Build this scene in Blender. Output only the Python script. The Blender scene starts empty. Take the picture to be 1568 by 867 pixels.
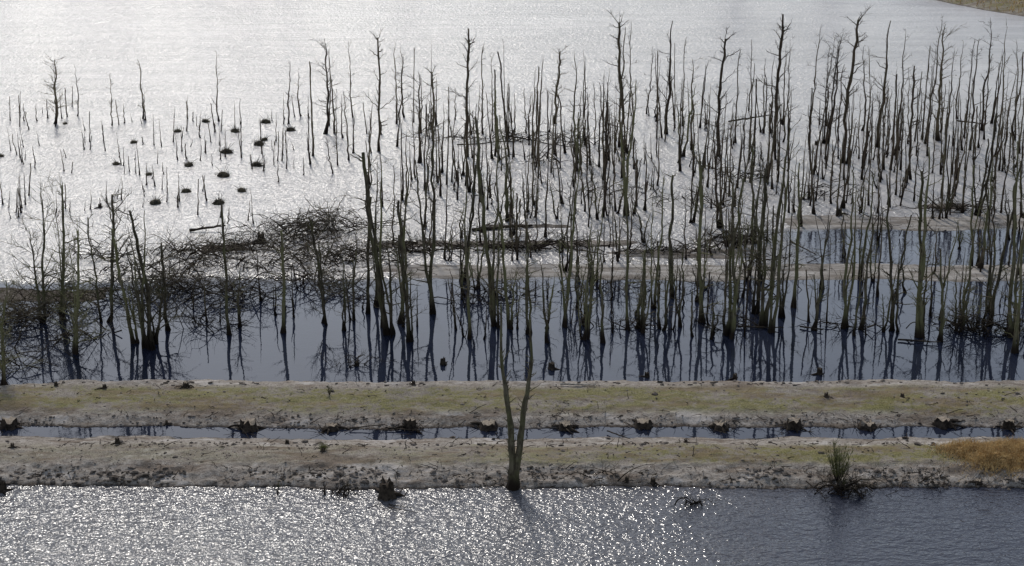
import bpy, math, numpy as np
from mathutils import Vector
rng = np.random.default_rng(7)
# ------------------------------------------------------------ survey frame
CH = 27.0; TH = math.radians(16.5); F = 2700.0
S, C = math.sin(TH), math.cos(TH)
def G(u, v, z=0.0):
    dx=(u-784)/F; dy=(433.5-v)/F
    t=(CH-z)/(S-dy*C)
    return dx*t, (C+dy*S)*t
def GY(v, z=0.0): return G(784, v, z)[1]
def height_for(y, vtop):
    dy=(433.5-vtop)/F
    return CH - y*(S-dy*C)/(C+dy*S)

scene=bpy.context.scene
# ------------------------------------------------------------ helpers
def _h(ix,iy,seed):
    n=(ix*374761393+iy*668265263+seed*1442695041)&0xffffffff
    n=((n^(n>>13))*1274126177)&0xffffffff
    return ((n^(n>>16))&0xffff)/65535.0
def vnoise(x,y,seed=0):
    x=np.asarray(x,float); y=np.asarray(y,float)
    ix=np.floor(x).astype(np.int64); iy=np.floor(y).astype(np.int64)
    fx=x-ix; fy=y-iy; fx=fx*fx*(3-2*fx); fy=fy*fy*(3-2*fy)
    a=_h(ix,iy,seed);b=_h(ix+1,iy,seed);c=_h(ix,iy+1,seed);d=_h(ix+1,iy+1,seed)
    return (a*(1-fx)+b*fx)*(1-fy)+(c*(1-fx)+d*fx)*fy
def fbm(x,y,seed=0,o=4):
    s=0;a=1;t=0
    for i in range(o):
        s=s+a*(vnoise(x*2**i+17.3*i,y*2**i-9.1*i,seed+i)-.5); t+=a; a*=.5
    return s/t*2   # about -1..1
def sm(a,b,x):
    t=np.clip((x-a)/(b-a),0,1); return t*t*(3-2*t)

class Acc:
    def __init__(s): s.v=[];s.q=[];s.t=[];s.n=0;s.mq=[];s.mt=[]
    def add(s,V,Q=None,T=None,m=0):
        V=np.asarray(V,float).reshape(-1,3)
        if Q is not None and len(Q): s.q.append(np.asarray(Q)+s.n); s.mq.append(np.full(len(Q),m))
        if T is not None and len(T): s.t.append(np.asarray(T)+s.n); s.mt.append(np.full(len(T),m))
        s.v.append(V); s.n+=len(V)
    def mesh(s,name,mats,smooth=True):
        V=np.concatenate(s.v)
        Q=np.concatenate(s.q) if s.q else np.zeros((0,4),int)
        T=np.concatenate(s.t) if s.t else np.zeros((0,3),int)
        me=bpy.data.meshes.new(name)
        me.vertices.add(len(V)); me.vertices.foreach_set('co',V.astype(np.float32).ravel())
        loops=np.concatenate([Q.ravel(),T.ravel()]).astype(np.int32)
        me.loops.add(len(loops)); me.loops.foreach_set('vertex_index',loops)
        n=len(Q)+len(T); me.polygons.add(n)
        st=np.concatenate([np.arange(len(Q))*4, len(Q)*4+np.arange(len(T))*3]).astype(np.int32)
        me.polygons.foreach_set('loop_start',st)
        mi=np.concatenate([np.concatenate(s.mq) if s.mq else np.zeros(0,int), np.concatenate(s.mt) if s.mt else np.zeros(0,int)]).astype(np.int32)
        me.polygons.foreach_set('material_index',mi)
        me.polygons.foreach_set('use_smooth',np.full(n,smooth))
        for m in mats: me.materials.append(m)
        me.update(calc_edges=True); me.validate()
        return me
def obj(name,me,loc=(0,0,0),rz=0,sc=(1,1,1)):
    o=bpy.data.objects.new(name,me); scene.collection.objects.link(o)
    o.location=loc; o.rotation_euler=(0,0,rz); o.scale=sc
    return o
def tubes(acc,P,R,sides=5,m=0):
    P=np.asarray(P,float); R=np.asarray(R,float)
    if P.ndim==2: P=P[None];R=R[None]
    N,K,_=P.shape
    if N==0: return
    R=np.broadcast_to(R,(N,K))
    T=np.gradient(P,axis=1); T/=np.linalg.norm(T,axis=2,keepdims=True)+1e-9
    mt=np.abs(T.mean(1)); ref=np.eye(3)[np.argmin(mt,axis=1)][:,None,:]
    A=np.cross(T,ref); A/=np.linalg.norm(A,axis=2,keepdims=True)+1e-9
    B=np.cross(T,A)
    ang=np.linspace(0,2*np.pi,sides,endpoint=False)
    V=P[:,:,None,:]+R[:,:,None,None]*(np.cos(ang)[None,None,:,None]*A[:,:,None,:]+np.sin(ang)[None,None,:,None]*B[:,:,None,:])
    idx=np.arange(N*K*sides).reshape(N,K,sides); nx=np.roll(idx,-1,axis=2)
    Q=np.stack([idx[:,:-1],nx[:,:-1],nx[:,1:],idx[:,1:]],-1).reshape(-1,4)
    caps=P[:,-1]+T[:,-1]*R[:,-1][:,None]*.3
    Vall=np.concatenate([V.reshape(-1,3),caps])
    ci=N*K*sides+np.arange(N)
    Tt=np.stack([idx[:,-1],nx[:,-1],np.repeat(ci[:,None],sides,1)],-1).reshape(-1,3)
    acc.add(Vall,Q,Tt,m)

# ------------------------------------------------------------ materials
def newmat(name):
    m=bpy.data.materials.new(name); m.use_nodes=True
    nt=m.node_tree; b=nt.nodes['Principled BSDF']
    return m,nt,b
def N(nt,typ,**k):
    n=nt.nodes.new(typ)
    for a,v in k.items(): setattr(n,a,v)
    return n
def mix(nt,fac,a,b):
    n=nt.nodes.new('ShaderNodeMix'); n.data_type='RGBA'
    for s,val in ((0,fac),(6,a),(7,b)):
        if isinstance(val,bpy.types.NodeSocket): nt.links.new(val,n.inputs[s])
        else: n.inputs[s].default_value=val if s==0 else (*val,1)
    return n.outputs[2]
def math_(nt,op,a,b=0.0,clamp=False):
    n=nt.nodes.new('ShaderNodeMath'); n.operation=op; n.use_clamp=clamp
    for i,val in enumerate((a,b)):
        if isinstance(val,bpy.types.NodeSocket): nt.links.new(val,n.inputs[i])
        else: n.inputs[i].default_value=val
    return n.outputs[0]
def ramp(nt,x,a,b):
    n=nt.nodes.new('ShaderNodeMapRange'); n.interpolation_type='SMOOTHSTEP'
    nt.links.new(x,n.inputs[0]); n.inputs[1].default_value=a; n.inputs[2].default_value=b
    return n.outputs[0]
def noise(nt,vec,scale,detail=3,rough=.6):
    n=nt.nodes.new('ShaderNodeTexNoise'); n.inputs['Scale'].default_value=scale
    n.inputs['Detail'].default_value=detail; n.inputs['Roughness'].default_value=rough
    nt.links.new(vec,n.inputs['Vector']); return n.outputs['Fac']
def mapping(nt,vec,scale):
    n=nt.nodes.new('ShaderNodeMapping'); n.inputs['Scale'].default_value=scale
    nt.links.new(vec,n.inputs['Vector']); return n.outputs[0]
def bump(nt,h,strength,dist,b,prev=None):
    n=nt.nodes.new('ShaderNodeBump'); n.inputs['Strength'].default_value=strength
    n.inputs['Distance'].default_value=dist; nt.links.new(h,n.inputs['Height'])
    if prev is not None: nt.links.new(prev,n.inputs['Normal'])
    if b is not None: nt.links.new(n.outputs[0],b.inputs['Normal'])
    return n.outputs[0]

def bark(name,c1,c2,green,gamt):
    m,nt,b=newmat(name)
    geo=N(nt,'ShaderNodeNewGeometry'); pos=geo.outputs['Position']
    oi=N(nt,'ShaderNodeObjectInfo')
    st=mapping(nt,pos,(1,1,.25))
    n1=noise(nt,st,9,3,.7); n2=noise(nt,pos,1.3,2)
    col=mix(nt,ramp(nt,n1,.35,.65),c1,c2)
    g=math_(nt,'MULTIPLY',ramp(nt,math_(nt,'ADD',n2,math_(nt,'MULTIPLY',oi.outputs['Random'],.25)),.5,.75),gamt)
    col=mix(nt,g,col,green)
    sep=N(nt,'ShaderNodeSeparateXYZ'); nt.links.new(pos,sep.inputs[0])
    z=math_(nt,'ADD',sep.outputs['Z'],math_(nt,'MULTIPLY',n2,.5))
    wet=ramp(nt,z,.40,1.3)
    col=mix(nt,wet,(.020,.014,.010),col)
    tint=math_(nt,'ADD',math_(nt,'MULTIPLY',oi.outputs['Random'],.9),.5)
    mm=nt.nodes.new('ShaderNodeVectorMath'); mm.operation='SCALE'
    nt.links.new(col,mm.inputs[0]); nt.links.new(tint,mm.inputs['Scale'])
    nt.links.new(mm.outputs[0],b.inputs['Base Color'])
    b.inputs['Roughness'].default_value=.9; b.inputs['Specular IOR Level'].default_value=.12
    bump(nt,n1,.6,.02,b)
    return m
M_bark=bark('lichen_bark',(.062,.050,.034),(.175,.15,.10),(.13,.13,.058),.7)
M_far=bark('dead_wood_bark',(.048,.034,.024),(.135,.10,.07),(.10,.093,.05),.4)
M_twig=bark('twig_bark',(.050,.040,.030),(.14,.112,.082),(.10,.095,.05),.3)
def simple(name,c1,c2,scale=6,rough=.9):
    m,nt,b=newmat(name); geo=N(nt,'ShaderNodeNewGeometry')
    n=noise(nt,geo.outputs['Position'],scale,4,.65)
    nt.links.new(mix(nt,ramp(nt,n,.35,.65),c1,c2),b.inputs['Base Color'])
    b.inputs['Roughness'].default_value=rough; b.inputs['Specular IOR Level'].default_value=.15
    bump(nt,n,.5,.02,b)
    return m
M_clod=simple('peat_clod',(.04,.032,.025),(.20,.17,.145),3)
M_wet=simple('wet_wood',(.016,.012,.009),(.06,.046,.034),5)
M_cut=simple('cut_wood',(.17,.14,.11),(.31,.265,.21),14)
M_gold=simple('dry_grass',(.36,.23,.10),(.60,.43,.20),3)
M_rush=simple('tussock_grass',(.03,.026,.02),(.10,.085,.055),3)
M_green=simple('shrub_leaf',(.09,.10,.03),(.18,.18,.07),5)
M_sod=simple('bank_turf',(.12,.115,.042),(.27,.235,.11),2)
M_log=simple('weathered_log',(.22,.19,.16),(.42,.38,.33),8)

# ground
M_ground,nt,b=newmat('peat_ground')
geo=N(nt,'ShaderNodeNewGeometry'); pos=geo.outputs['Position']
at=N(nt,'ShaderNodeAttribute',attribute_name='moss'); as_=N(nt,'ShaderNodeAttribute',attribute_name='sand')
sep=N(nt,'ShaderNodeSeparateXYZ'); nt.links.new(pos,sep.inputs[0])
n1=noise(nt,mapping(nt,pos,(.6,1,1)),.8,4,.65); n2=noise(nt,pos,3.5,4,.7); n3=noise(nt,pos,16,3,.7); n4=noise(nt,mapping(nt,pos,(.3,1,1)),1.2,4,.65)
col=mix(nt,ramp(nt,n2,.3,.7),(.19,.163,.137),(.345,.315,.28))
col=mix(nt,math_(nt,'MULTIPLY',ramp(nt,n4,.50,.64),.75),col,(.145,.112,.085))
col=mix(nt,math_(nt,'MULTIPLY',ramp(nt,n3,.52,.66),.8),col,(.07,.055,.043))
col=mix(nt,math_(nt,'MULTIPLY',ramp(nt,n1,.55,.64),.7),col,(.45,.42,.39))
ms=mix(nt,ramp(nt,n3,.35,.65),(.10,.095,.036),(.215,.195,.085))
ms=mix(nt,math_(nt,'MULTIPLY',ramp(nt,n4,.44,.60),.8),ms,(.165,.125,.075))
mf=math_(nt,'MULTIPLY',at.outputs['Fac'],ramp(nt,math_(nt,'ADD',math_(nt,'MULTIPLY',n2,.5),math_(nt,'MULTIPLY',n1,.5)),.40,.55))
col=mix(nt,mf,col,ms)
z=math_(nt,'ADD',sep.outputs['Z'],math_(nt,'MULTIPLY',math_(nt,'SUBTRACT',n2,.5),.12))
col=mix(nt,ramp(nt,z,-.01,.085),(.045,.035,.028),col)
col=mix(nt,as_.outputs['Fac'],col,mix(nt,ramp(nt,n4,.38,.62),(.17,.15,.13),(.36,.34,.315)))
nt.links.new(col,b.inputs['Base Color'])
b.inputs['Roughness'].default_value=.95; b.inputs['Specular IOR Level'].default_value=.1
bump(nt,math_(nt,'ADD',math_(nt,'MULTIPLY',n3,.4),n2),.8,.11,b)

# water
M_water,nt,b=newmat('lake_water')
tc=N(nt,'ShaderNodeTexCoord'); pos=tc.outputs['Object']
ruf=N(nt,'ShaderNodeAttribute',attribute_name='ruffle').outputs['Fac']
glare_mask=N(nt,'ShaderNodeAttribute',attribute_name='glare').outputs['Fac']
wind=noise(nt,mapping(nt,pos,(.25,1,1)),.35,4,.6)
glare=math_(nt,'MULTIPLY',glare_mask,math_(nt,'ADD',math_(nt,'MULTIPLY',wind,.8),.6),True)
nt.links.new(mix(nt,glare,(.014,.018,.032),(.40,.385,.375)),b.inputs['Base Color'])  # glare on ruffled water painted as pale grey in the base colour
b.inputs['IOR'].default_value=1.33
rr=math_(nt,'ADD',math_(nt,'ADD',math_(nt,'MULTIPLY',ruf,.15),math_(nt,'MULTIPLY',glare_mask,.10)),.015)
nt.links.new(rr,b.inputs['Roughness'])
w1=noise(nt,mapping(nt,pos,(.75,1,1)),4.2,2,.6)
w2=noise(nt,mapping(nt,pos,(.5,1,1)),1.1,2,.5)
hh=math_(nt,'ADD',math_(nt,'MULTIPLY',w1,.8),math_(nt,'MULTIPLY',w2,math_(nt,'SUBTRACT',.9,math_(nt,'MULTIPLY',glare_mask,.25))))
n=nt.nodes.new('ShaderNodeBump'); n.inputs['Distance'].default_value=.18
nt.links.new(hh,n.inputs['Height']); nt.links.new(math_(nt,'ADD',math_(nt,'MULTIPLY',ruf,.95),.012,True),n.inputs['Strength'])
nt.links.new(n.outputs[0],b.inputs['Normal'])

# ------------------------------------------------------------ terrain
prof=[(1000,-.6),(760,-.35),(748,-.04),(743,.06),(738,.14),(724,.26),(708,.40),(695,.44),(684,.38),(677,.20),(671,.02),(668,-.2),
      (659,-.2),(655.5,.0),(650,.07),(640,.22),(625,.38),(605,.46),(592,.45),(586,.40),(583.5,.28)]
py=[GY(v,max(z,0)) for v,z in prof]; pz=[z for v,z in prof]
ye=GY(583.5,.28); py+= [ye+.35,ye+1.0,ye+4]; pz+=[0.0,-.35,-.6]
py=np.maximum.accumulate(np.array(py)+np.arange(len(py))*1e-4); pz=np.array(pz)
def box(x,y,u0,u1,v0,v1,fx=2.5,fy=.35):
    vm=(v0+v1)/2; x0=G(u0,vm)[0]; x1=G(u1,vm)[0]; y0=GY(v1); y1=GY(v0)
    return sm(x0-fx,x0+fx,x)*(1-sm(x1-fx,x1+fx,x))*sm(y0-fy,y0+fy,y)*(1-sm(y1-fy,y1+fy,y))
BARS=[(850,1900,406,432,.12,1.0),(1180,1900,331,354,.08,.9),(560,1000,369,380,.13,.2),(560,960,405,428,.11,.8),
      (1395,1500,312,327,.20,.0),(-100,200,440,465,.06,.0),(1080,1180,360,376,.12,.1),(270,420,374,388,.08,.0),(700,890,343,351,.10,.0),(900,1190,382,397,.14,.4)]
def terrain(x,y,full=False):
    x=np.asarray(x,float); y=np.asarray(y,float)
    w=.45*fbm(x*.13,x*0+3.3,11)+.26*fbm(x*.6,y*.35,21)+.12*fbm(x*2.6,y*2.6,31)
    yy=y+w
    h=np.interp(yy,py,pz)
    xl=G(95,590)[0]; yedge=ye+.3-.055*np.maximum(xl-x,0)**1.7
    h=np.minimum(h,(yedge-y)*.45+.05*fbm(x*.8,y*.8,5)+ (x>xl)*9)
    land=sm(-.15,.15,h)
    h=h+land*(.06*fbm(x*1.1,y*1.6,41)+.035*fbm(x*5,y*5,51,3))
    fe=sm(GY(752),GY(742),yy)*(1-sm(GY(728),GY(715),yy))
    h=h+fe*.14*fbm(x*1.6,y*2.4,61)
    sand=np.zeros_like(h)
    yb=y+.7*fbm(x*.2,y*0+1.7,66)+.35*fbm(x*.9,y*.3,67)
    for i,(u0,u1,v0,v1,a,s) in enumerate(BARS):
        m=box(x,yb,u0,u1,v0,v1)
        nz=fbm(x*.3,y*.7,71+i)*.5+fbm(x*1.2,y*2.2,91+i)*.3
        hb=-.12*(1-m)+m*(a*.3+nz*a*1.1 if s<.75 else a*.38+nz*a*1.1)
        hb=np.where(m<=0,-.6,hb)
        sand=np.where((hb>h),np.maximum(sand,s*m),sand)
        h=np.maximum(h,hb)
    xa,ya=G(1405,-6); xb,yb2=G(1568,26)
    dd=(y-ya)-(x-xa)*(yb2-ya)/(xb-xa)+4*fbm(x*.06,y*.06,8)
    hf=np.clip(dd*.12,-.6,.9)+.1*fbm(x*.5,y*.5,9)
    hf=np.where(x>xa-25,hf,-.6)
    hf=np.maximum(hf,np.clip((y-262+8*fbm(x*.02,x*0,14))*.08,-.6,1.5))
    h=np.maximum(h,hf)
    if not full: return h
    b2=sm(GY(633,.4),GY(620,.5),yy)*(1-sm(GY(596,.5),GY(588,.45),yy))
    b1=sm(GY(713,.4),GY(705,.4),yy)*(1-sm(GY(686,.4),GY(678,.3),yy))
    right=.35+.65*sm(-10,8,x)
    mo=np.maximum(b1*right,b2*.95)
    mo=np.clip(mo+(hf>.1)*1.0+box(x,y,1380,1600,622,645,2,.5)*.8,0,1)
    return h,mo,sand
def axis(lo,hi,st,far):
    a=list(np.arange(lo,hi+1e-6,st)); s=st; x=hi; up=[]
    while x<far: s*=1.18; x+=min(s,200); up.append(x)
    s=st; x=lo; dn=[]
    while x>-far: s*=1.18; x-=min(s,200); dn.append(x)
    return np.array(dn[::-1]+a+up)
def sheet(name,xs,ys,zf,mat):
    X,Y=np.meshgrid(xs,ys); Z,at=zf(X,Y)
    a=Acc(); idx=np.arange(X.size).reshape(X.shape)
    Q=np.stack([idx[:-1,:-1],idx[:-1,1:],idx[1:,1:],idx[1:,:-1]],-1).reshape(-1,4)
    a.add(np.stack([X,Y,Z],-1),Q); me=a.mesh(name,[mat])
    for k,v in at.items():
        A=me.attributes.new(k,'FLOAT','POINT'); A.data.foreach_set('value',v.astype(np.float32).ravel())
    return obj(name,me)
def tz(X,Y):
    h,m,s=terrain(X,Y,True); return h,{'moss':m,'sand':s}
ysf=np.concatenate([np.array([-3000,-1500,-600,-200,0,30,45,52,56]),np.arange(58,80,.085),np.arange(80,118,.16),np.arange(118,300,1.0),np.array([310,340,400,500,700,1000,1500,2200,3000])])
sheet('ground',axis(-36,36,.13,3000),ysf,tz,M_ground)
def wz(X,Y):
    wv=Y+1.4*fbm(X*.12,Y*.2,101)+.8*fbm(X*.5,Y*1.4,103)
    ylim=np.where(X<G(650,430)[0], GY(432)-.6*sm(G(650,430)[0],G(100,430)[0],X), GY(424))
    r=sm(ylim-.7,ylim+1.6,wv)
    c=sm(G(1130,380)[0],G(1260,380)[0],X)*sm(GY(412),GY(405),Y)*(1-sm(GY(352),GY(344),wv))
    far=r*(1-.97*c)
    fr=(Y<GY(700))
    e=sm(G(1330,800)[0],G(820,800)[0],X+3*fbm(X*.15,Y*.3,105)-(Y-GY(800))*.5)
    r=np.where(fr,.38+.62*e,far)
    glare=np.where(fr,.03+.20*e,far*(.86+.16*fbm(X*.05,Y*.12,107)))  # painted glare: strong on far lake, weaker on left foreground
    return X*0,{'ruffle':np.clip(r,0,1),'glare':np.clip(glare,0,1)}
ysw=np.concatenate([np.array([-3000,-1000,-200,0,20,35,45]),np.arange(50,112,.3),np.arange(112,300,1.5),np.array([320,400,600,1000,2000,3000])])
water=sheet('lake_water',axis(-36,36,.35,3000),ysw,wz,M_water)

# ------------------------------------------------------------ dead trees
def make_tree(r,h,r0,nt_,nb,twigs,lean=.06,spread=.12,blen=.7,mat=None,wob=.055):
    a=Acc(); K=16; t=np.linspace(0,1,K)
    for k in range(nt_):
        hh=h*(1 if k==0 else r.uniform(.5,.97)); rr=r0*(1 if k==0 else r.uniform(.55,.9))
        az=r.uniform(0,6.283); ln=r.uniform(.3,1)*lean+(spread if nt_>1 else 0)*r.uniform(.3,1)
        wx=np.cumsum(r.normal(0,wob,K)); wy=np.cumsum(r.normal(0,wob,K)); wx-=wx[0]; wy-=wy[0]
        wx-=wx[-1]*.7*t; wy-=wy[-1]*.7*t
        cur=t**r.uniform(.7,1.3)
        bx=r.normal(0,.12)*(nt_>1); by=r.normal(0,.12)*(nt_>1)
        P=np.stack([bx+np.cos(az)*ln*hh*cur+wx*hh*.12+0*t, by+np.sin(az)*ln*hh*cur+wy*hh*.12, -.4+(hh+.4)*t],-1)
        tip=r.choice([.1,.25,.6],p=[.6,.2,.2])
        R=rr*(tip+(1-tip)*(1-t)**.7)+rr*.8*np.exp(-np.maximum(P[:,2],0)/.22)
        R*=1+.12*r.normal(size=K)
        tubes(a,P,R,7,0)
        n=max(0,int(nb*(r.uniform(.6,1.3))))
        if n:
            ts=np.clip(1-(r.uniform(0,1,n)**1.2)*.8,0,.985)
            base=np.stack([np.interp(ts,t,P[:,i]) for i in range(3)],-1); br=np.interp(ts,t,R)
            L=blen*r.uniform(.15,1,n)**1.6*(1.3-ts*.6); aa=r.uniform(0,6.283,n); el=r.uniform(.1,1.15,n)
            q=np.linspace(0,1,5)
            D=np.stack([np.cos(aa)*np.cos(el),np.sin(aa)*np.cos(el),np.sin(el)],-1)
            BP=base[:,None,:]+D[:,None,:]*(L[:,None]*q)[:,:,None]
            BP[:,:,2]+=(L[:,None]*.3)*q**2*r.uniform(-.3,1,n)[:,None]
            BP+=r.normal(0,.03,BP.shape)*q[None,:,None]*L[:,None,None]*2
            BR=np.minimum(br*.5,.03)[:,None]*(1-.75*q)[None]*np.clip(.5+L,.4,1)[:,None]
            tubes(a,BP,BR,4,0)
            m=int(n*twigs)
            if m:
                w=r.choice(n,m,p=(L/L.sum())); s=r.uniform(.2,1,m)
                bi=np.clip((s*4).astype(int),0,3); f=s*4-bi
                st=BP[w,bi]*(1-f[:,None])+BP[w,bi+1]*f[:,None]
                dd=D[w]+r.normal(0,.55,(m,3)); dd[:,2]+=.25; dd/=np.linalg.norm(dd,axis=1,keepdims=True)
                l2=L[w]*r.uniform(.2,.7,m)
                q3=np.linspace(0,1,4)
                TP=st[:,None]+dd[:,None]*(l2[:,None]*q3)[:,:,None]+r.normal(0,.03,(m,4,3))*q3[None,:,None]
                tubes(a,TP,np.full((m,1),.009)*(1-.6*q3)[None],3,0)
    return a.mesh('dead_tree_mesh',[mat or M_bark])
LIB={}
def lib(key,n,fn): LIB[key]=[fn(np.random.default_rng(sum(map(ord,key))*7+i)) for i in range(n)]
lib('tall',14,lambda r:(7.0,make_tree(r,7,.062,1,28,1.8,mat=M_far,blen=.85)))
lib('crown',10,lambda r:(7.5,make_tree(r,7.5,.086,1+int(r.integers(0,3)),36,4,blen=1.3,spread=.09,mat=M_far)))
lib('clump',12,lambda r:(7.0,make_tree(r,7,.076,2+int(r.integers(0,3)),18,1.8,spread=.10,blen=.85)))
lib('pole',14,lambda r:(4.0,make_tree(r,4,.056,1,9,.7,lean=.07,blen=.5,mat=M_far)))
lib('duo',10,lambda r:(4.0,make_tree(r,4,.056,2,7,.6,spread=.17,blen=.45,mat=M_far)))
lib('stick',16,lambda r:(1.8,make_tree(r,1.8,.040,1,4,.5,lean=.18,blen=.4,mat=M_far)))
lib('bushy',8,lambda r:(5.5,make_tree(r,5.5,.078,2+int(r.integers(0,2)),28,5,spread=.15,blen=1.6)))
lib('near',12,lambda r:(7.0,make_tree(r,7,.086,1+int(r.integers(0,2)),24,2.0,spread=.08,blen=.9)))
def plant(kind,u,v,vtop=None,h=None,w=1.0,name='dead_tree'):
    x,y=G(u,v)
    if h is None: h=height_for(y,vtop)
    H0,me=LIB[kind][rng.integers(len(LIB[kind]))]
    s=h/H0; sx=w*max(.8,min(1.15,s**.4))*rng.uniform(.8,1.15)
    z=float(terrain(x,y)); 
    return obj(name,me,(x,y,max(z,-.05)),rng.uniform(0,6.283),(sx,sx,s))
for k,u,v,vt in [
 ('crown',83,190,92),('tall',118,178,103),('tall',172,192,112),('tall',220,182,90),('tall',335,186,78),('tall',440,190,92),('tall',462,178,108),
 ('crown',495,205,58),('tall',541,180,60),('crown',578,232,56),('tall',607,190,62),('tall',620,180,70),('crown',660,246,108),('crown',716,240,42),('tall',738,205,66),
 ('crown',848,190,78),('tall',884,240,76),('crown',956,240,34),('tall',970,190,30),('tall',948,225,40),('crown',1022,205,30),('tall',1003,180,120),('crown',1102,240,60),('tall',1060,230,88),
 ('crown',1186,230,20),('tall',1205,215,60),('crown',1258,220,48),('crown',1290,250,30),('tall',1240,190,35),('crown',1345,225,30),('tall',1320,200,70),('tall',1375,230,45),
 ('crown',1440,215,35),('tall',1418,220,30),('tall',1485,230,60),('tall',1522,240,40),('tall',1505,200,25),('tall',1555,215,60),('crown',1395,275,100),('tall',1145,170,60),('tall',1170,200,90),
 ('clump',960,330,120),('clump',765,245,140),('crown',1110,350,180),('clump',885,262,165),('clump',1040,240,130),('crown',640,250,110),('tall',810,215,140)]:
    plant(k,u,v,vt,w=1.25)
for k,u,v,vt in [
 ('bushy',5,592,440),('bushy',62,495,300),('bushy',92,490,290),('bushy',112,542,360),('bushy',165,492,300),('clump',222,532,320),('bushy',232,528,330),('clump',210,525,345),('clump',236,536,370),('near',262,505,370),
 ('near',355,512,310),('near',372,500,400),('near',432,508,350),('bushy',495,495,335),('near',523,505,400),('clump',540,490,350),('clump',600,512,230),('near',585,500,240),('near',612,495,250),('clump',630,522,300),
 ('near',660,480,190),('near',718,518,265),('clump',760,500,180),('near',784,505,330),('near',815,512,330),('near',838,525,400),('near',868,500,240),('clump',892,520,330),('near',905,500,380),('near',925,525,380),
 ('near',960,505,270),('near',985,500,380),('clump',1012,505,360),('near',1040,500,370),('near',1070,495,250),('clump',1112,512,200),('near',1120,520,330),('near',1150,480,260),('near',1172,500,190),('near',1183,510,225),('clump',1200,485,260),
 ('near',1245,505,330),('clump',1295,500,250),('near',1320,505,340),('clump',1362,505,270),('near',1408,515,230),('near',1416,500,260),('clump',1440,520,330),('near',1470,495,300),('bushy',1465,508,420),('clump',1488,505,440),
 ('clump',1520,500,240),('near',1548,515,220),('near',1560,540,330),('near',575,470,250),('near',560,480,240),('near',1215,470,250),('near',1000,470,260),('near',1030,455,270)]:
    plant(k,u,v,vt,w=1.12)
def fill(n,u0,u1,v0,v1,kinds,h0,h1,dens=None,clus=3,csp=1.0,w=1.0):
    c=0
    while c<n:
        u=rng.uniform(u0,u1); v=rng.uniform(v0,v1)
        if dens is not None and rng.uniform()>dens(u,v): continue
        for _ in range(rng.integers(1,clus+1)):
            hh=h0+(h1-h0)*rng.uniform()**1.4
            plant(kinds[rng.integers(len(kinds))],u+rng.normal(0,14*csp),v+rng.normal(0,5*csp),h=hh,w=w); c+=1
right=lambda u,v: .28+.72*min(1,max(0,(u-480)/550))
fill(190,470,1640,178,262,['pole','tall','pole','duo','tall','stick'],1.8,7.0,right,w=1.08)
fill(235,480,1640,240,330,['pole','stick','tall','duo','pole'],1.2,6.8,right,w=1.08)
fill(120,540,1640,325,440,['pole','tall','pole','clump','near'],1.8,6.8,right,w=1.05)
fill(65,850,1640,440,520,['pole','near','duo','stick'],1.0,5,None,2)
fill(24,300,850,440,520,['pole','stick','duo'],1.0,3.5,None,2)
fill(110,-60,470,172,260,['stick','stick','pole'],.6,2.6,None,2,1.4)
fill(55,-60,450,250,345,['stick','stick','pole'],.6,2.4,None,2,1.2)
fill(30,-260,0,200,500,['pole','tall','near'],2,7,None)
fill(30,1640,1850,200,500,['pole','tall','near'],2,7,None)

def path_tree(name,u,v,trunks,mat,nb=26,blen=.7,seed=3):
    r=np.random.default_rng(seed); a=Acc(); x0,y0=G(u,v)
    for pts,ra,rb in trunks:
        pts=np.array(pts,float); tt=np.linspace(0,1,len(pts)); t=np.linspace(0,1,20)
        P=np.stack([np.interp(t,tt,pts[:,i]) for i in range(3)],-1); P[2:]+=np.cumsum(r.normal(0,.022,(18,3)),0)*[1,1,0]
        R=ra+(rb-ra)*t**1.3; R=R+ra*.5*np.exp(-np.maximum(P[:,2]-.1,0)/.22); R*=1+.09*r.normal(size=20)
        tubes(a,P,R,9,0)
        n=nb; ts=r.uniform(.35,.98,n); base=np.stack([np.interp(ts,t,P[:,i]) for i in range(3)],-1)
        L=blen*r.uniform(.2,1,n)**1.4; aa=r.uniform(0,6.283,n); el=r.uniform(.4,1.2,n); q=np.linspace(0,1,5)
        D=np.stack([np.cos(aa)*np.cos(el),np.sin(aa)*np.cos(el),np.sin(el)],-1)
        BP=base[:,None]+D[:,None]*(L[:,None]*q)[:,:,None]+r.normal(0,.02,(n,5,3))*q[None,:,None]
        tubes(a,BP,.024*(1-.7*q)[None]*np.ones((n,1)),4,0)
    return obj(name,a.mesh(name,[mat]),(x0,y0,0))
path_tree('forked_dead_tree',785,748,[
 ([(0,0,-.4),(0,0,.4),(-.05,0,1.0),(-.12,.05,2.2),(-.28,.1,3.4),(-.36,.15,4.3),(-.42,.2,5.6),(-.40,.2,7.4)],.18,.03),
 ([(.03,0,-.4),(.06,0,.4),(.16,-.02,1.1),(.34,0,2.2),(.52,.05,3.5),(.72,.1,4.4),(.86,.1,5.4),(.8,.1,6.8)],.17,.03),
 ([(-.2,.05,-.3),(-.08,.05,.4),(-.16,.1,1.2),(-.22,.1,2.0)],.10,.05)],M_bark,32,.7)

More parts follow.
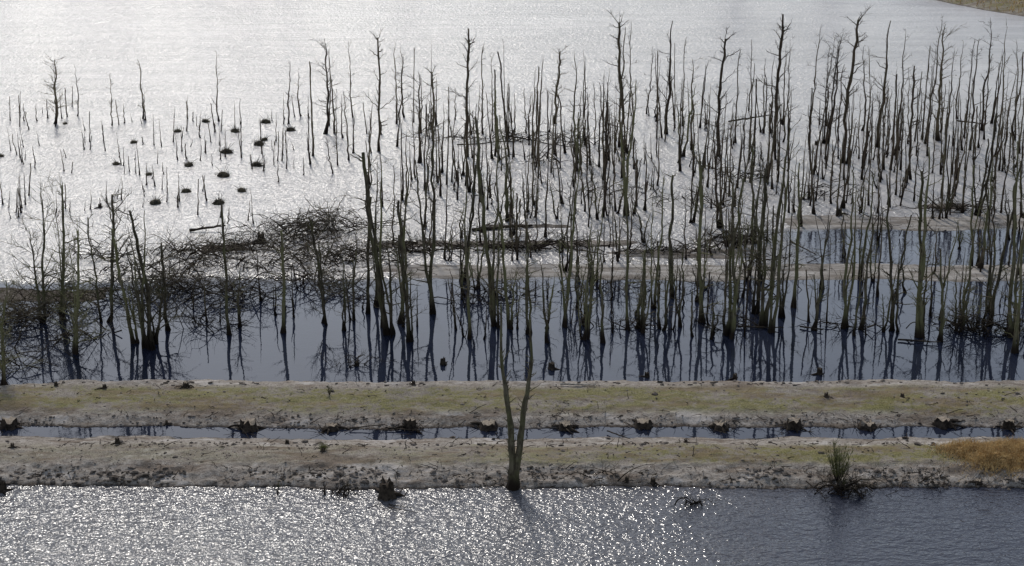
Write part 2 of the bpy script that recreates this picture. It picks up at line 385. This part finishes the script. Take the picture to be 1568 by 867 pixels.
# ------------------------------------------------------------ brush piles
def brush(u,v,wid,dep,hgt,n,seed,sub=6,thick=.028,arch=.6):
    r=np.random.default_rng(seed); a=Acc(); x0,y0=G(u,v)
    c=np.stack([r.normal(0,wid*.3,n),r.normal(0,dep*.3,n),np.abs(r.normal(0,hgt*.3,n))],-1)
    L=r.uniform(.6,2.6,n)*min(1,wid/3); aa=r.choice([0,3.14159],n)+r.normal(0,.75,n); el=r.normal(.18,.35,n)
    D=np.stack([np.cos(aa)*np.cos(el),np.sin(aa)*np.cos(el),np.sin(el)],-1); q=np.linspace(0,1,7)
    P=c[:,None]+D[:,None]*(L[:,None]*(q-.3))[:,:,None]
    P[:,:,2]+=(arch*L*r.uniform(-.2,.5,n))[:,None]*(4*q*(1-q))[None]
    P+=np.cumsum(r.normal(0,.035,P.shape),1)
    tubes(a,P,(thick*r.uniform(.4,1.4,n))[:,None]*(1-.75*q)[None],4)
    m=n*sub; w=r.integers(0,n,m); s=r.integers(2,7,m); st=P[w,s]
    d=D[w]+r.normal(0,.7,(m,3)); d/=np.linalg.norm(d,axis=1,keepdims=True); l=r.uniform(.15,.8,m)*min(1,wid/3); q4=np.linspace(0,1,4)
    TP=st[:,None]+d[:,None]*(l[:,None]*q4)[:,:,None]; TP[:,:,2]+=.12*(q4**2)[None]; TP+=r.normal(0,.025,TP.shape)*q4[None,:,None]
    tubes(a,TP,np.full((m,1),.010)*(1-.5*q4)[None],3)
    return obj('brush_pile',a.mesh('brush_pile',[M_twig]),(x0,y0,0))
for i,(u,v,w,d,h,n) in enumerate([
 (300,388,5,1.6,.4,85),(380,380,5,1.6,.4,85),(450,365,5,3,1.2,110),(510,352,5,3,1.5,120),(500,395,5,3,.8,75),(420,405,6,3,.5,60),
 (330,410,6,1.4,.3,50),(600,385,4,2,.5,50),(560,400,4,2,.5,45),(240,420,5,2,.5,45),(160,395,3,1.5,.8,35),(20,495,4.5,3.5,1.2,120),(70,470,4,3,.8,60),
 (140,460,4,3,.8,50),(230,450,4,2.5,.8,50),(290,440,4,3,.8,60),(310,500,3,2.5,.5,30),(370,455,4,3,1.3,85),(130,520,3,3,.6,30),(20,560,3,2,.5,35),
 (460,430,4,2.5,.7,50),(520,450,3.5,2.5,.9,50),(700,380,6,1.0,.25,50),(800,383,6,1.0,.3,55),(860,378,4,1,.4,35),(1010,388,4,1.2,.4,40),(1060,384,3,1.2,.4,35),(1130,368,3.5,1.4,.4,55),
 (1450,322,4,1.6,.4,60),(760,452,3,1.5,.4,30),(820,215,9,1.0,.3,50),(720,215,6,1,.3,30),(880,222,5,1,.3,25),(1140,275,3,1.5,1.0,30),(1480,505,3,1.2,.6,50),(1545,510,3,1.5,.6,40),
 (1300,500,3,1.5,.3,20),(1120,500,3,1.5,.3,18),(960,500,3,1.5,.3,18),(540,560,1.5,.6,.2,14),(735,462,4,2,.2,22),(940,445,5,1.5,.2,25),
 (900,300,6,3,.5,26),(1050,310,6,3,.5,26),(1250,300,6,3,.5,26),(1350,350,6,3,.4,22),(850,250,6,3,.5,20),(1200,400,6,2,.3,22),(1100,440,6,2,.3,22)]):
    brush(u,v,w,d,h,n,200+i)
brush(1300,754,2.2,.7,.3,50,400,5); brush(1060,772,1.0,.5,.2,12,401); brush(523,757,1.0,.4,.12,20,402,4)
brush(1410,742,1.6,.4,.12,16,403); brush(1255,735,1.2,.5,.15,14,404); brush(920,737,2.2,.5,.10,18,405)

# ------------------------------------------------------------ logs
def log(u0,v0,u1,v1,r0,z0=.08,z1=.12,mat=None,name='fallen_log',seed=0):
    r=np.random.default_rng(int(u0+v0)+seed); xa,ya=G(u0,v0,z0); xb,yb=G(u1,v1,z1); t=np.linspace(0,1,10)
    P=np.stack([(xb-xa)*t,(yb-ya)*t,z0+(z1-z0)*t],-1); L=np.linalg.norm(P[-1]-P[0]); P+=r.normal(0,.012,P.shape)*L*.4
    a=Acc(); tubes(a,P,r0*(1-.45*t)*(1+.08*r.normal(size=10)),8)
    for k in range(5):
        i=r.integers(2,9); d=r.normal(size=3); d[2]=abs(d[2]); d/=np.linalg.norm(d); q=np.linspace(0,1,4)
        tubes(a,P[i]+d*q[:,None]*r.uniform(.15,.6),r0*.35*(1-.7*q),5)
    return obj(name,a.mesh(name,[mat or M_wet]),(xa,ya,0))
for a in [(290,353,345,345,.09,.1,.35),(722,352,815,345,.11),(735,350,760,338,.05),(1115,186,1180,176,.07,.1,.5),(812,383,852,372,.07,.1,.4),(640,372,600,368,.06),(680,372,745,386,.05),
          (1010,268,985,225,.04,.1,.4),(775,208,880,226,.05),(1210,370,1250,390,.05),(1465,185,1510,190,.06,.5,.6),(820,250,850,222,.05,.1,.8),(1130,500,1200,502,.05),(1375,520,1440,524,.05),(1225,500,1260,505,.05),
          (620,385,720,380,.06),(860,378,930,390,.05),(740,378,840,380,.07),(700,222,790,216,.05)]:
    log(*a)
log(858,588,912,590,.05,.5,.5,M_log,'weathered_branch'); log(640,716,722,712,.035,.30,.32,M_clod,'weathered_branch'); log(590,655,650,660,.03,.1,.1)
log(535,656,590,650,.03,.1,.2); log(930,660,965,672,.03,.1,.2)

# ------------------------------------------------------------ stumps
def stump(seed,r0=.24,h=.30,roots=7,cut=True,mat=None):
    r=np.random.default_rng(seed); a=Acc(); n=20; zs=[-.3,-.05,.04,.12,h*.7,h]; rs=[1.7,1.5,1.25,1.08,1.0,.95]
    an=np.linspace(0,2*np.pi,n,endpoint=False); lob=1+.14*np.cos(an*r.integers(3,6)+r.uniform(0,6))+.08*r.normal(size=n)
    V=[]
    for z,s in zip(zs,rs):
        k=r0*s*(1+(lob-1)*(1.4 if z<.1 else 1)); V.append(np.stack([np.cos(an)*k,np.sin(an)*k,np.full(n,z)+(.05*r.normal(size=n) if z==h else 0)],-1))
    V=np.concatenate(V); idx=np.arange(len(V)).reshape(-1,n); nx=np.roll(idx,-1,1)
    a.add(V,np.stack([idx[:-1],nx[:-1],nx[1:],idx[1:]],-1).reshape(-1,4))
    top=np.concatenate([V[-n:]*[.97,.97,1]+[0,0,.002],[[0,0,h-.02]]]); i=np.arange(n)
    a.add(top,None,np.stack([i,(i+1)%n,np.full(n,n)],-1),1)
    for k in range(roots):
        az=r.uniform(0,6.283); t=np.linspace(0,1,7); L=r.uniform(.3,.85)
        P=np.stack([np.cos(az+.5*t*r.normal())*L*t+np.cos(az)*r0*.6,np.sin(az)*L*t+np.sin(az)*r0*.6,.12*(1-t)**1.5-.05+.12*np.sin(t*3.1)*r.uniform(-.2,1)],-1)
        tubes(a,P,.06*(1-.75*t)*r.uniform(.6,1.3),6)
    for k in range(22 if cut else 5):
        az=r.uniform(0,6.283); d=r.uniform(.2,.6); t=np.linspace(0,1,4)
        P=np.array([np.cos(az)*d,np.sin(az)*d,.02])+np.stack([t*r.normal(0,.3),t*r.normal(0,.25),t*r.uniform(0,.3)],-1)
        tubes(a,P,.014*(1-.6*t),3)
    mat=mat or M_clod
    return a.mesh('tree_stump',[mat,M_cut if cut else mat])
ST=[stump(i,.17+.05*(i%3),.18+.06*(i%4),mat=M_wet) for i in range(9)]; SD=[stump(20+i,.14,.36,4,False,M_wet) for i in range(4)]
def put_stump(u,v,z,meshes,sc=1,name='tree_stump'):
    x,y=G(u,v,z); zz=max(float(terrain(x,y)),-.02)
    obj(name,meshes[rng.integers(len(meshes))],(x,y,zz-.02),rng.uniform(0,6.28),(sc,sc,sc*rng.uniform(.85,1.15)))
for u,v in [(14,648),(381,652),(508,652),(628,651),(748,650),(865,651),(985,648),(1102,650),(1215,650),(1328,650),(1443,646),(1545,650)]:
    put_stump(u,v,.15,ST,rng.uniform(1.0,1.3))
for u,v,z,s in [(160,597,.4,.6),(86,595,.3,.5),(285,592,.45,.7),(180,682,.3,.6),(440,677,.3,.5),(1265,607,.5,.6),(1382,605,.5,.5),(1497,735,.2,.8),(495,692,.4,.4),(633,590,.4,.5),(255,640,.3,.4),(1050,676,.3,.4),(20,690,.3,.5),(960,735,.2,.5),(1000,735,.2,.6)]:
    put_stump(u,v,z,ST if s>.65 else SD,s)
for u,v,s in [(592,762,1.9),(4,752,1.0),(678,558,.8),(845,565,1.0),(1125,580,.7),(1255,573,.8),(400,370,1.4),(990,577,.7),(546,560,.7),(1285,330,1.0),(1250,222,.8),(153,318,.8)]:
    put_stump(u,v,0,SD,s)

# ------------------------------------------------------------ clods & twigs on banks
def ico():
    p=(1+5**.5)/2
    V=np.array([(-1,p,0),(1,p,0),(-1,-p,0),(1,-p,0),(0,-1,p),(0,1,p),(0,-1,-p),(0,1,-p),(p,0,-1),(p,0,1),(-p,0,-1),(-p,0,1)],float); V/=np.linalg.norm(V[0])
    T=np.array([(0,11,5),(0,5,1),(0,1,7),(0,7,10),(0,10,11),(1,5,9),(5,11,4),(11,10,2),(10,7,6),(7,1,8),(3,9,4),(3,4,2),(3,2,6),(3,6,8),(3,8,9),(4,9,5),(2,4,11),(6,2,10),(8,6,7),(9,8,1)])
    return V,T
IV,IT=ico()
def clods(name,X,Y,sz,mat,flat=.6):
    n=len(X); Z=terrain(X,Y); s=sz[:,None,None]
    V=IV[None]*s*(1+.28*rng.normal(size=(n,12,1)))*np.stack([rng.uniform(.8,1.6,n),rng.uniform(.8,1.2,n),np.full(n,flat)],-1)[:,None]
    V+=np.stack([X,Y,Z+sz*.2],-1)[:,None]
    a=Acc(); a.add(V,None,(IT[None]+12*np.arange(n)[:,None,None]).reshape(-1,3)); return obj(name,a.mesh(name,[mat],False))
def band(n,v0,v1,z,u0=-150,u1=1720):
    u=rng.uniform(u0,u1,n); v=rng.uniform(v0,v1,n); P=[G(a,b,z) for a,b in zip(u,v)]; return np.array([p[0] for p in P]),np.array([p[1] for p in P])
xs=[];ys=[];ss=[]
for n,v0,v1,z,s in [(2400,722,750,.15,.045),(450,726,749,.15,.09),(300,675,684,.3,.045),(700,640,656,.15,.045),(900,590,650,.45,.03),(900,680,725,.4,.03),(200,584,592,.4,.055),(80,676,686,.35,.07),(120,592,720,.4,.07)]:
    x,y=band(n,v0,v1,z); k=vnoise(x*.5,y*.7,77)+rng.uniform(-.3,.3,n)>.45
    x=x[k];y=y[k]; hk=terrain(x,y)>-.06; x=x[hk];y=y[hk]; xs.append(x);ys.append(y);ss.append(s*rng.uniform(.4,1.6,len(x)))
clods('peat_clods',np.concatenate(xs),np.concatenate(ys),np.concatenate(ss),M_clod)
a=Acc()
for n,v0,v1,z in [(520,722,748,.15),(380,636,657,.15),(160,674,690,.35),(260,590,715,.4),(120,405,428,.05)]:
    x,y=band(n,v0,v1,z); k=(terrain(x,y)>-.05); x=x[k];y=y[k];m=len(x); zz=terrain(x,y); L=rng.uniform(.1,.8,m)*rng.uniform(.3,1,m); az=rng.uniform(0,6.28,m); q=np.linspace(0,1,5)
    P=np.stack([x[:,None]+np.cos(az)[:,None]*L[:,None]*q,y[:,None]+np.sin(az)[:,None]*L[:,None]*q,zz[:,None]+.02+(L*rng.uniform(0,.6,m))[:,None]*q*(1-.3*q)],-1); P+=rng.normal(0,.015,P.shape)
    tubes(a,P,.013*(1-.5*q)[None]*rng.uniform(.6,1.8,(m,1)),4)
obj('driftwood_twigs',a.mesh('driftwood_twigs',[M_wet]))

# ------------------------------------------------------------ grass
def blades(acc,X,Y,Z,L,wd,lean,m=0):
    n=len(X); az=rng.uniform(0,6.28,n); ln=rng.uniform(.1,1,n)*lean; wa=rng.uniform(0,6.28,n)
    W=np.stack([np.cos(wa),np.sin(wa),0*wa],-1)*(wd*.5); B=np.stack([X,Y,Z],-1)
    D=np.stack([np.cos(az)*ln,np.sin(az)*ln,np.ones(n)],-1); D/=np.linalg.norm(D,axis=1,keepdims=True)
    mid=B+D*(L*.55)[:,None]; D2=D+np.stack([np.cos(az)*ln,np.sin(az)*ln,-ln*.5],-1); tip=mid+D2*(L*.45)[:,None]
    V=np.stack([B-W,B+W,mid+W*.7,mid-W*.7,tip],1); i=5*np.arange(n)[:,None]
    acc.add(V,i+np.array([[0,1,2,3]]),i+np.array([[3,2,4]]),m)
a=Acc(); x,y=band(60000,590,716,.45); h,mo,sd=terrain(x,y,True)
k=(mo>.25)&(vnoise(x*.9,y*1.1,5)*.5+vnoise(x*3,y*3,6)*.5+rng.uniform(-.15,.15,len(x))>.52)&(h>.2); x=x[k];y=y[k]
blades(a,x,y,h[k]-.01,rng.uniform(.03,.09,len(x)),.012,.9); obj('bank_turf',a.mesh('bank_turf',[M_sod]))
def grass_patch(name,pts,n,Lm,mat,spx,spy,mound=.25):
    a=Acc()
    for (u,v,z,s) in pts:
        x0,y0=G(u,v,z); m=int(n*s); x=x0+rng.normal(0,spx*s,m); y=y0+rng.normal(0,spy*s,m)
        k=terrain(x,y)>.02; x=x[k];y=y[k]; m=len(x)
        d=np.exp(-((x-x0)**2/(2*(spx*s)**2)+(y-y0)**2/(2*(spy*s)**2)))
        blades(a,x,y,terrain(x,y)+mound*s*d*rng.uniform(0,1,m),Lm*rng.uniform(.4,1.1,m)*(.5+.5*d),.018,1.1)
    return obj(name,a.mesh(name,[mat]))
grass_patch('dry_grass_tuft',[(1480,692,.4,.8),(1530,700,.35,1.0),(1580,700,.35,1.1),(1520,712,.3,.8),(1600,690,.4,1),(1575,712,.3,.9),(1550,690,.4,.9),(1660,700,.4,1.2)],3000,.5,M_gold,.75,.55)
a=Acc()
x=rng.uniform(48,110,24000); y=rng.uniform(150,275,24000); h=terrain(x,y); k=(h>.12); x=x[k];y=y[k];h=h[k]
blades(a,x,y,h,rng.uniform(.4,1.0,len(x)),.09,.8); obj('shore_reeds',a.mesh('shore_reeds',[M_gold]))
def tussock(seed):
    r=np.random.default_rng(seed); a=Acc(); n=14; an=np.linspace(0,6.283,n,endpoint=False)
    V=[]
    for z,s in [(-.2,1.1),(0,1),(.1,.9),(.2,.6),(.27,.25)]:
        k=.33*s*(1+.15*r.normal(size=n)); V.append(np.stack([np.cos(an)*k*1.25,np.sin(an)*k,np.full(n,z)],-1))
    V=np.concatenate(V); idx=np.arange(len(V)).reshape(-1,n); nx=np.roll(idx,-1,1)
    a.add(V,np.stack([idx[:-1],nx[:-1],nx[1:],idx[1:]],-1).reshape(-1,4),[[4*n+j for j in (0,i,i+1)] for i in range(1,n-1)])
    m=260; x=r.normal(0,.2,m);y=r.normal(0,.16,m); blades(a,x,y,np.full(m,.08),r.uniform(.1,.42,m),.02,1.6)
    for k in range(5):
        q=np.linspace(0,1,4); d=r.normal(0,.35,2); tubes(a,np.stack([q*d[0],q*d[1],.1+q*r.uniform(.2,.7)],-1),.018*(1-.5*q),4)
    return a.mesh('grass_tussock',[M_rush])
TU=[tussock(i) for i in range(5)]
for u,v,s in [(407,188,1),(397,222,1.1),(360,202,.9),(347,234,1.1),(290,254,.9),(393,254,1),(342,270,1.1),(238,312,1),(335,312,1),(272,202,.7),(285,294,.8),(445,200,.9),(315,187,.8),(205,219,.7),(178,252,.7),(228,268,.6),(370,293,.8),(405,215,.7),(100,190,.5),(1,240,.6)]:
    x,y=G(u,v); obj('grass_tussock',TU[rng.integers(5)],(x,y,0),rng.uniform(0,6),(s,s,s))
def shrub(u,v,z,h,n,leaf,seed,name='willow_shrub'):
    r=np.random.default_rng(seed); a=Acc(); x0,y0=G(u,v,z); q=np.linspace(0,1,6)
    az=r.uniform(0,6.28,n); ln=r.uniform(.05,.45,n); L=h*r.uniform(.5,1,n)
    P=np.stack([np.cos(az)[:,None]*(ln*L)[:,None]*q**.8,np.sin(az)[:,None]*(ln*L)[:,None]*q**.8,L[:,None]*q-.05],-1)+r.normal(0,.02,(n,6,3))*q[None,:,None]
    tubes(a,P,.015*(1-.7*q)[None]*np.ones((n,1)),4)
    m=leaf; w=r.integers(0,n,m); s=r.uniform(.25,1,m); f=s*5; i=np.clip(f.astype(int),0,4); f=f-i
    st=P[w,i]*(1-f[:,None])+P[w,i+1]*f[:,None]; d=r.normal(size=(m,3)); d[:,2]=abs(d[:,2])+.4; d/=np.linalg.norm(d,axis=1,keepdims=True); q3=np.linspace(0,1,3)
    tubes(a,st[:,None]+d[:,None]*(r.uniform(.08,.32,m)[:,None]*q3)[:,:,None],np.full((m,1),.007)*(1-.5*q3)[None],3,1)
    obj(name,a.mesh(name,[M_twig,M_green]),(x0,y0,float(max(terrain(x0,y0),0))))
shrub(1283,738,.12,1.7,26,900,1); shrub(504,603,.5,.55,10,20,2,'dead_sapling'); shrub(425,757,.0,.6,5,8,3,'dead_sapling'); shrub(495,690,.4,.2,20,160,4,'grass_tuft')
shrub(1292,748,.05,.8,8,30,6,'dead_sapling')
lib('farwood',4,lambda r:(9.0,make_tree(r,9,.2,3,60,8,spread=.16,blen=2.6,mat=M_far)))
for i in range(26):
    x=rng.choice([rng.uniform(-75,-40),rng.uniform(-130,130)]); y=rng.uniform(268,285); me=LIB['farwood'][i%4][1]; s=rng.uniform(.8,1.2)
    obj('bare_tree',me,(x,y,float(terrain(x,y))),rng.uniform(0,6),(s*1.4,s*1.4,s))

# ------------------------------------------------------------ light, sky, camera
el=math.radians(40); az=math.radians(-13)
w=bpy.data.worlds.new('World'); scene.world=w; w.use_nodes=True; nt=w.node_tree
bg=nt.nodes['Background']; sk=nt.nodes.new('ShaderNodeTexSky'); sk.sky_type='NISHITA'; sk.sun_disc=False
sk.sun_elevation=el; sk.sun_rotation=az; sk.air_density=1.0; sk.dust_density=.8; sk.ozone_density=1.5
hs=nt.nodes.new('ShaderNodeHueSaturation'); hs.inputs['Saturation'].default_value=.60
nt.links.new(sk.outputs[0],hs.inputs['Color']); nt.links.new(hs.outputs[0],bg.inputs[0]); bg.inputs[1].default_value=.14
sd=Vector((math.sin(az)*math.cos(el),math.cos(az)*math.cos(el),math.sin(el)))
l=bpy.data.lights.new('sun','SUN'); l.energy=2.7; l.angle=math.radians(5); l.color=(1,.945,.87)
so=bpy.data.objects.new('sun',l); scene.collection.objects.link(so); so.rotation_euler=sd.to_track_quat('Z','Y').to_euler(); so.location=(0,100,80)
cam=bpy.data.cameras.new('camera'); co=bpy.data.objects.new('camera',cam); scene.collection.objects.link(co)
cam.sensor_width=36; cam.lens=F/1568*36; cam.clip_end=8000; co.location=(0,0,CH); co.rotation_euler=(math.pi/2-TH,0,0); scene.camera=co
scene.view_settings.view_transform='Standard'; scene.view_settings.look='None'; scene.view_settings.exposure=0
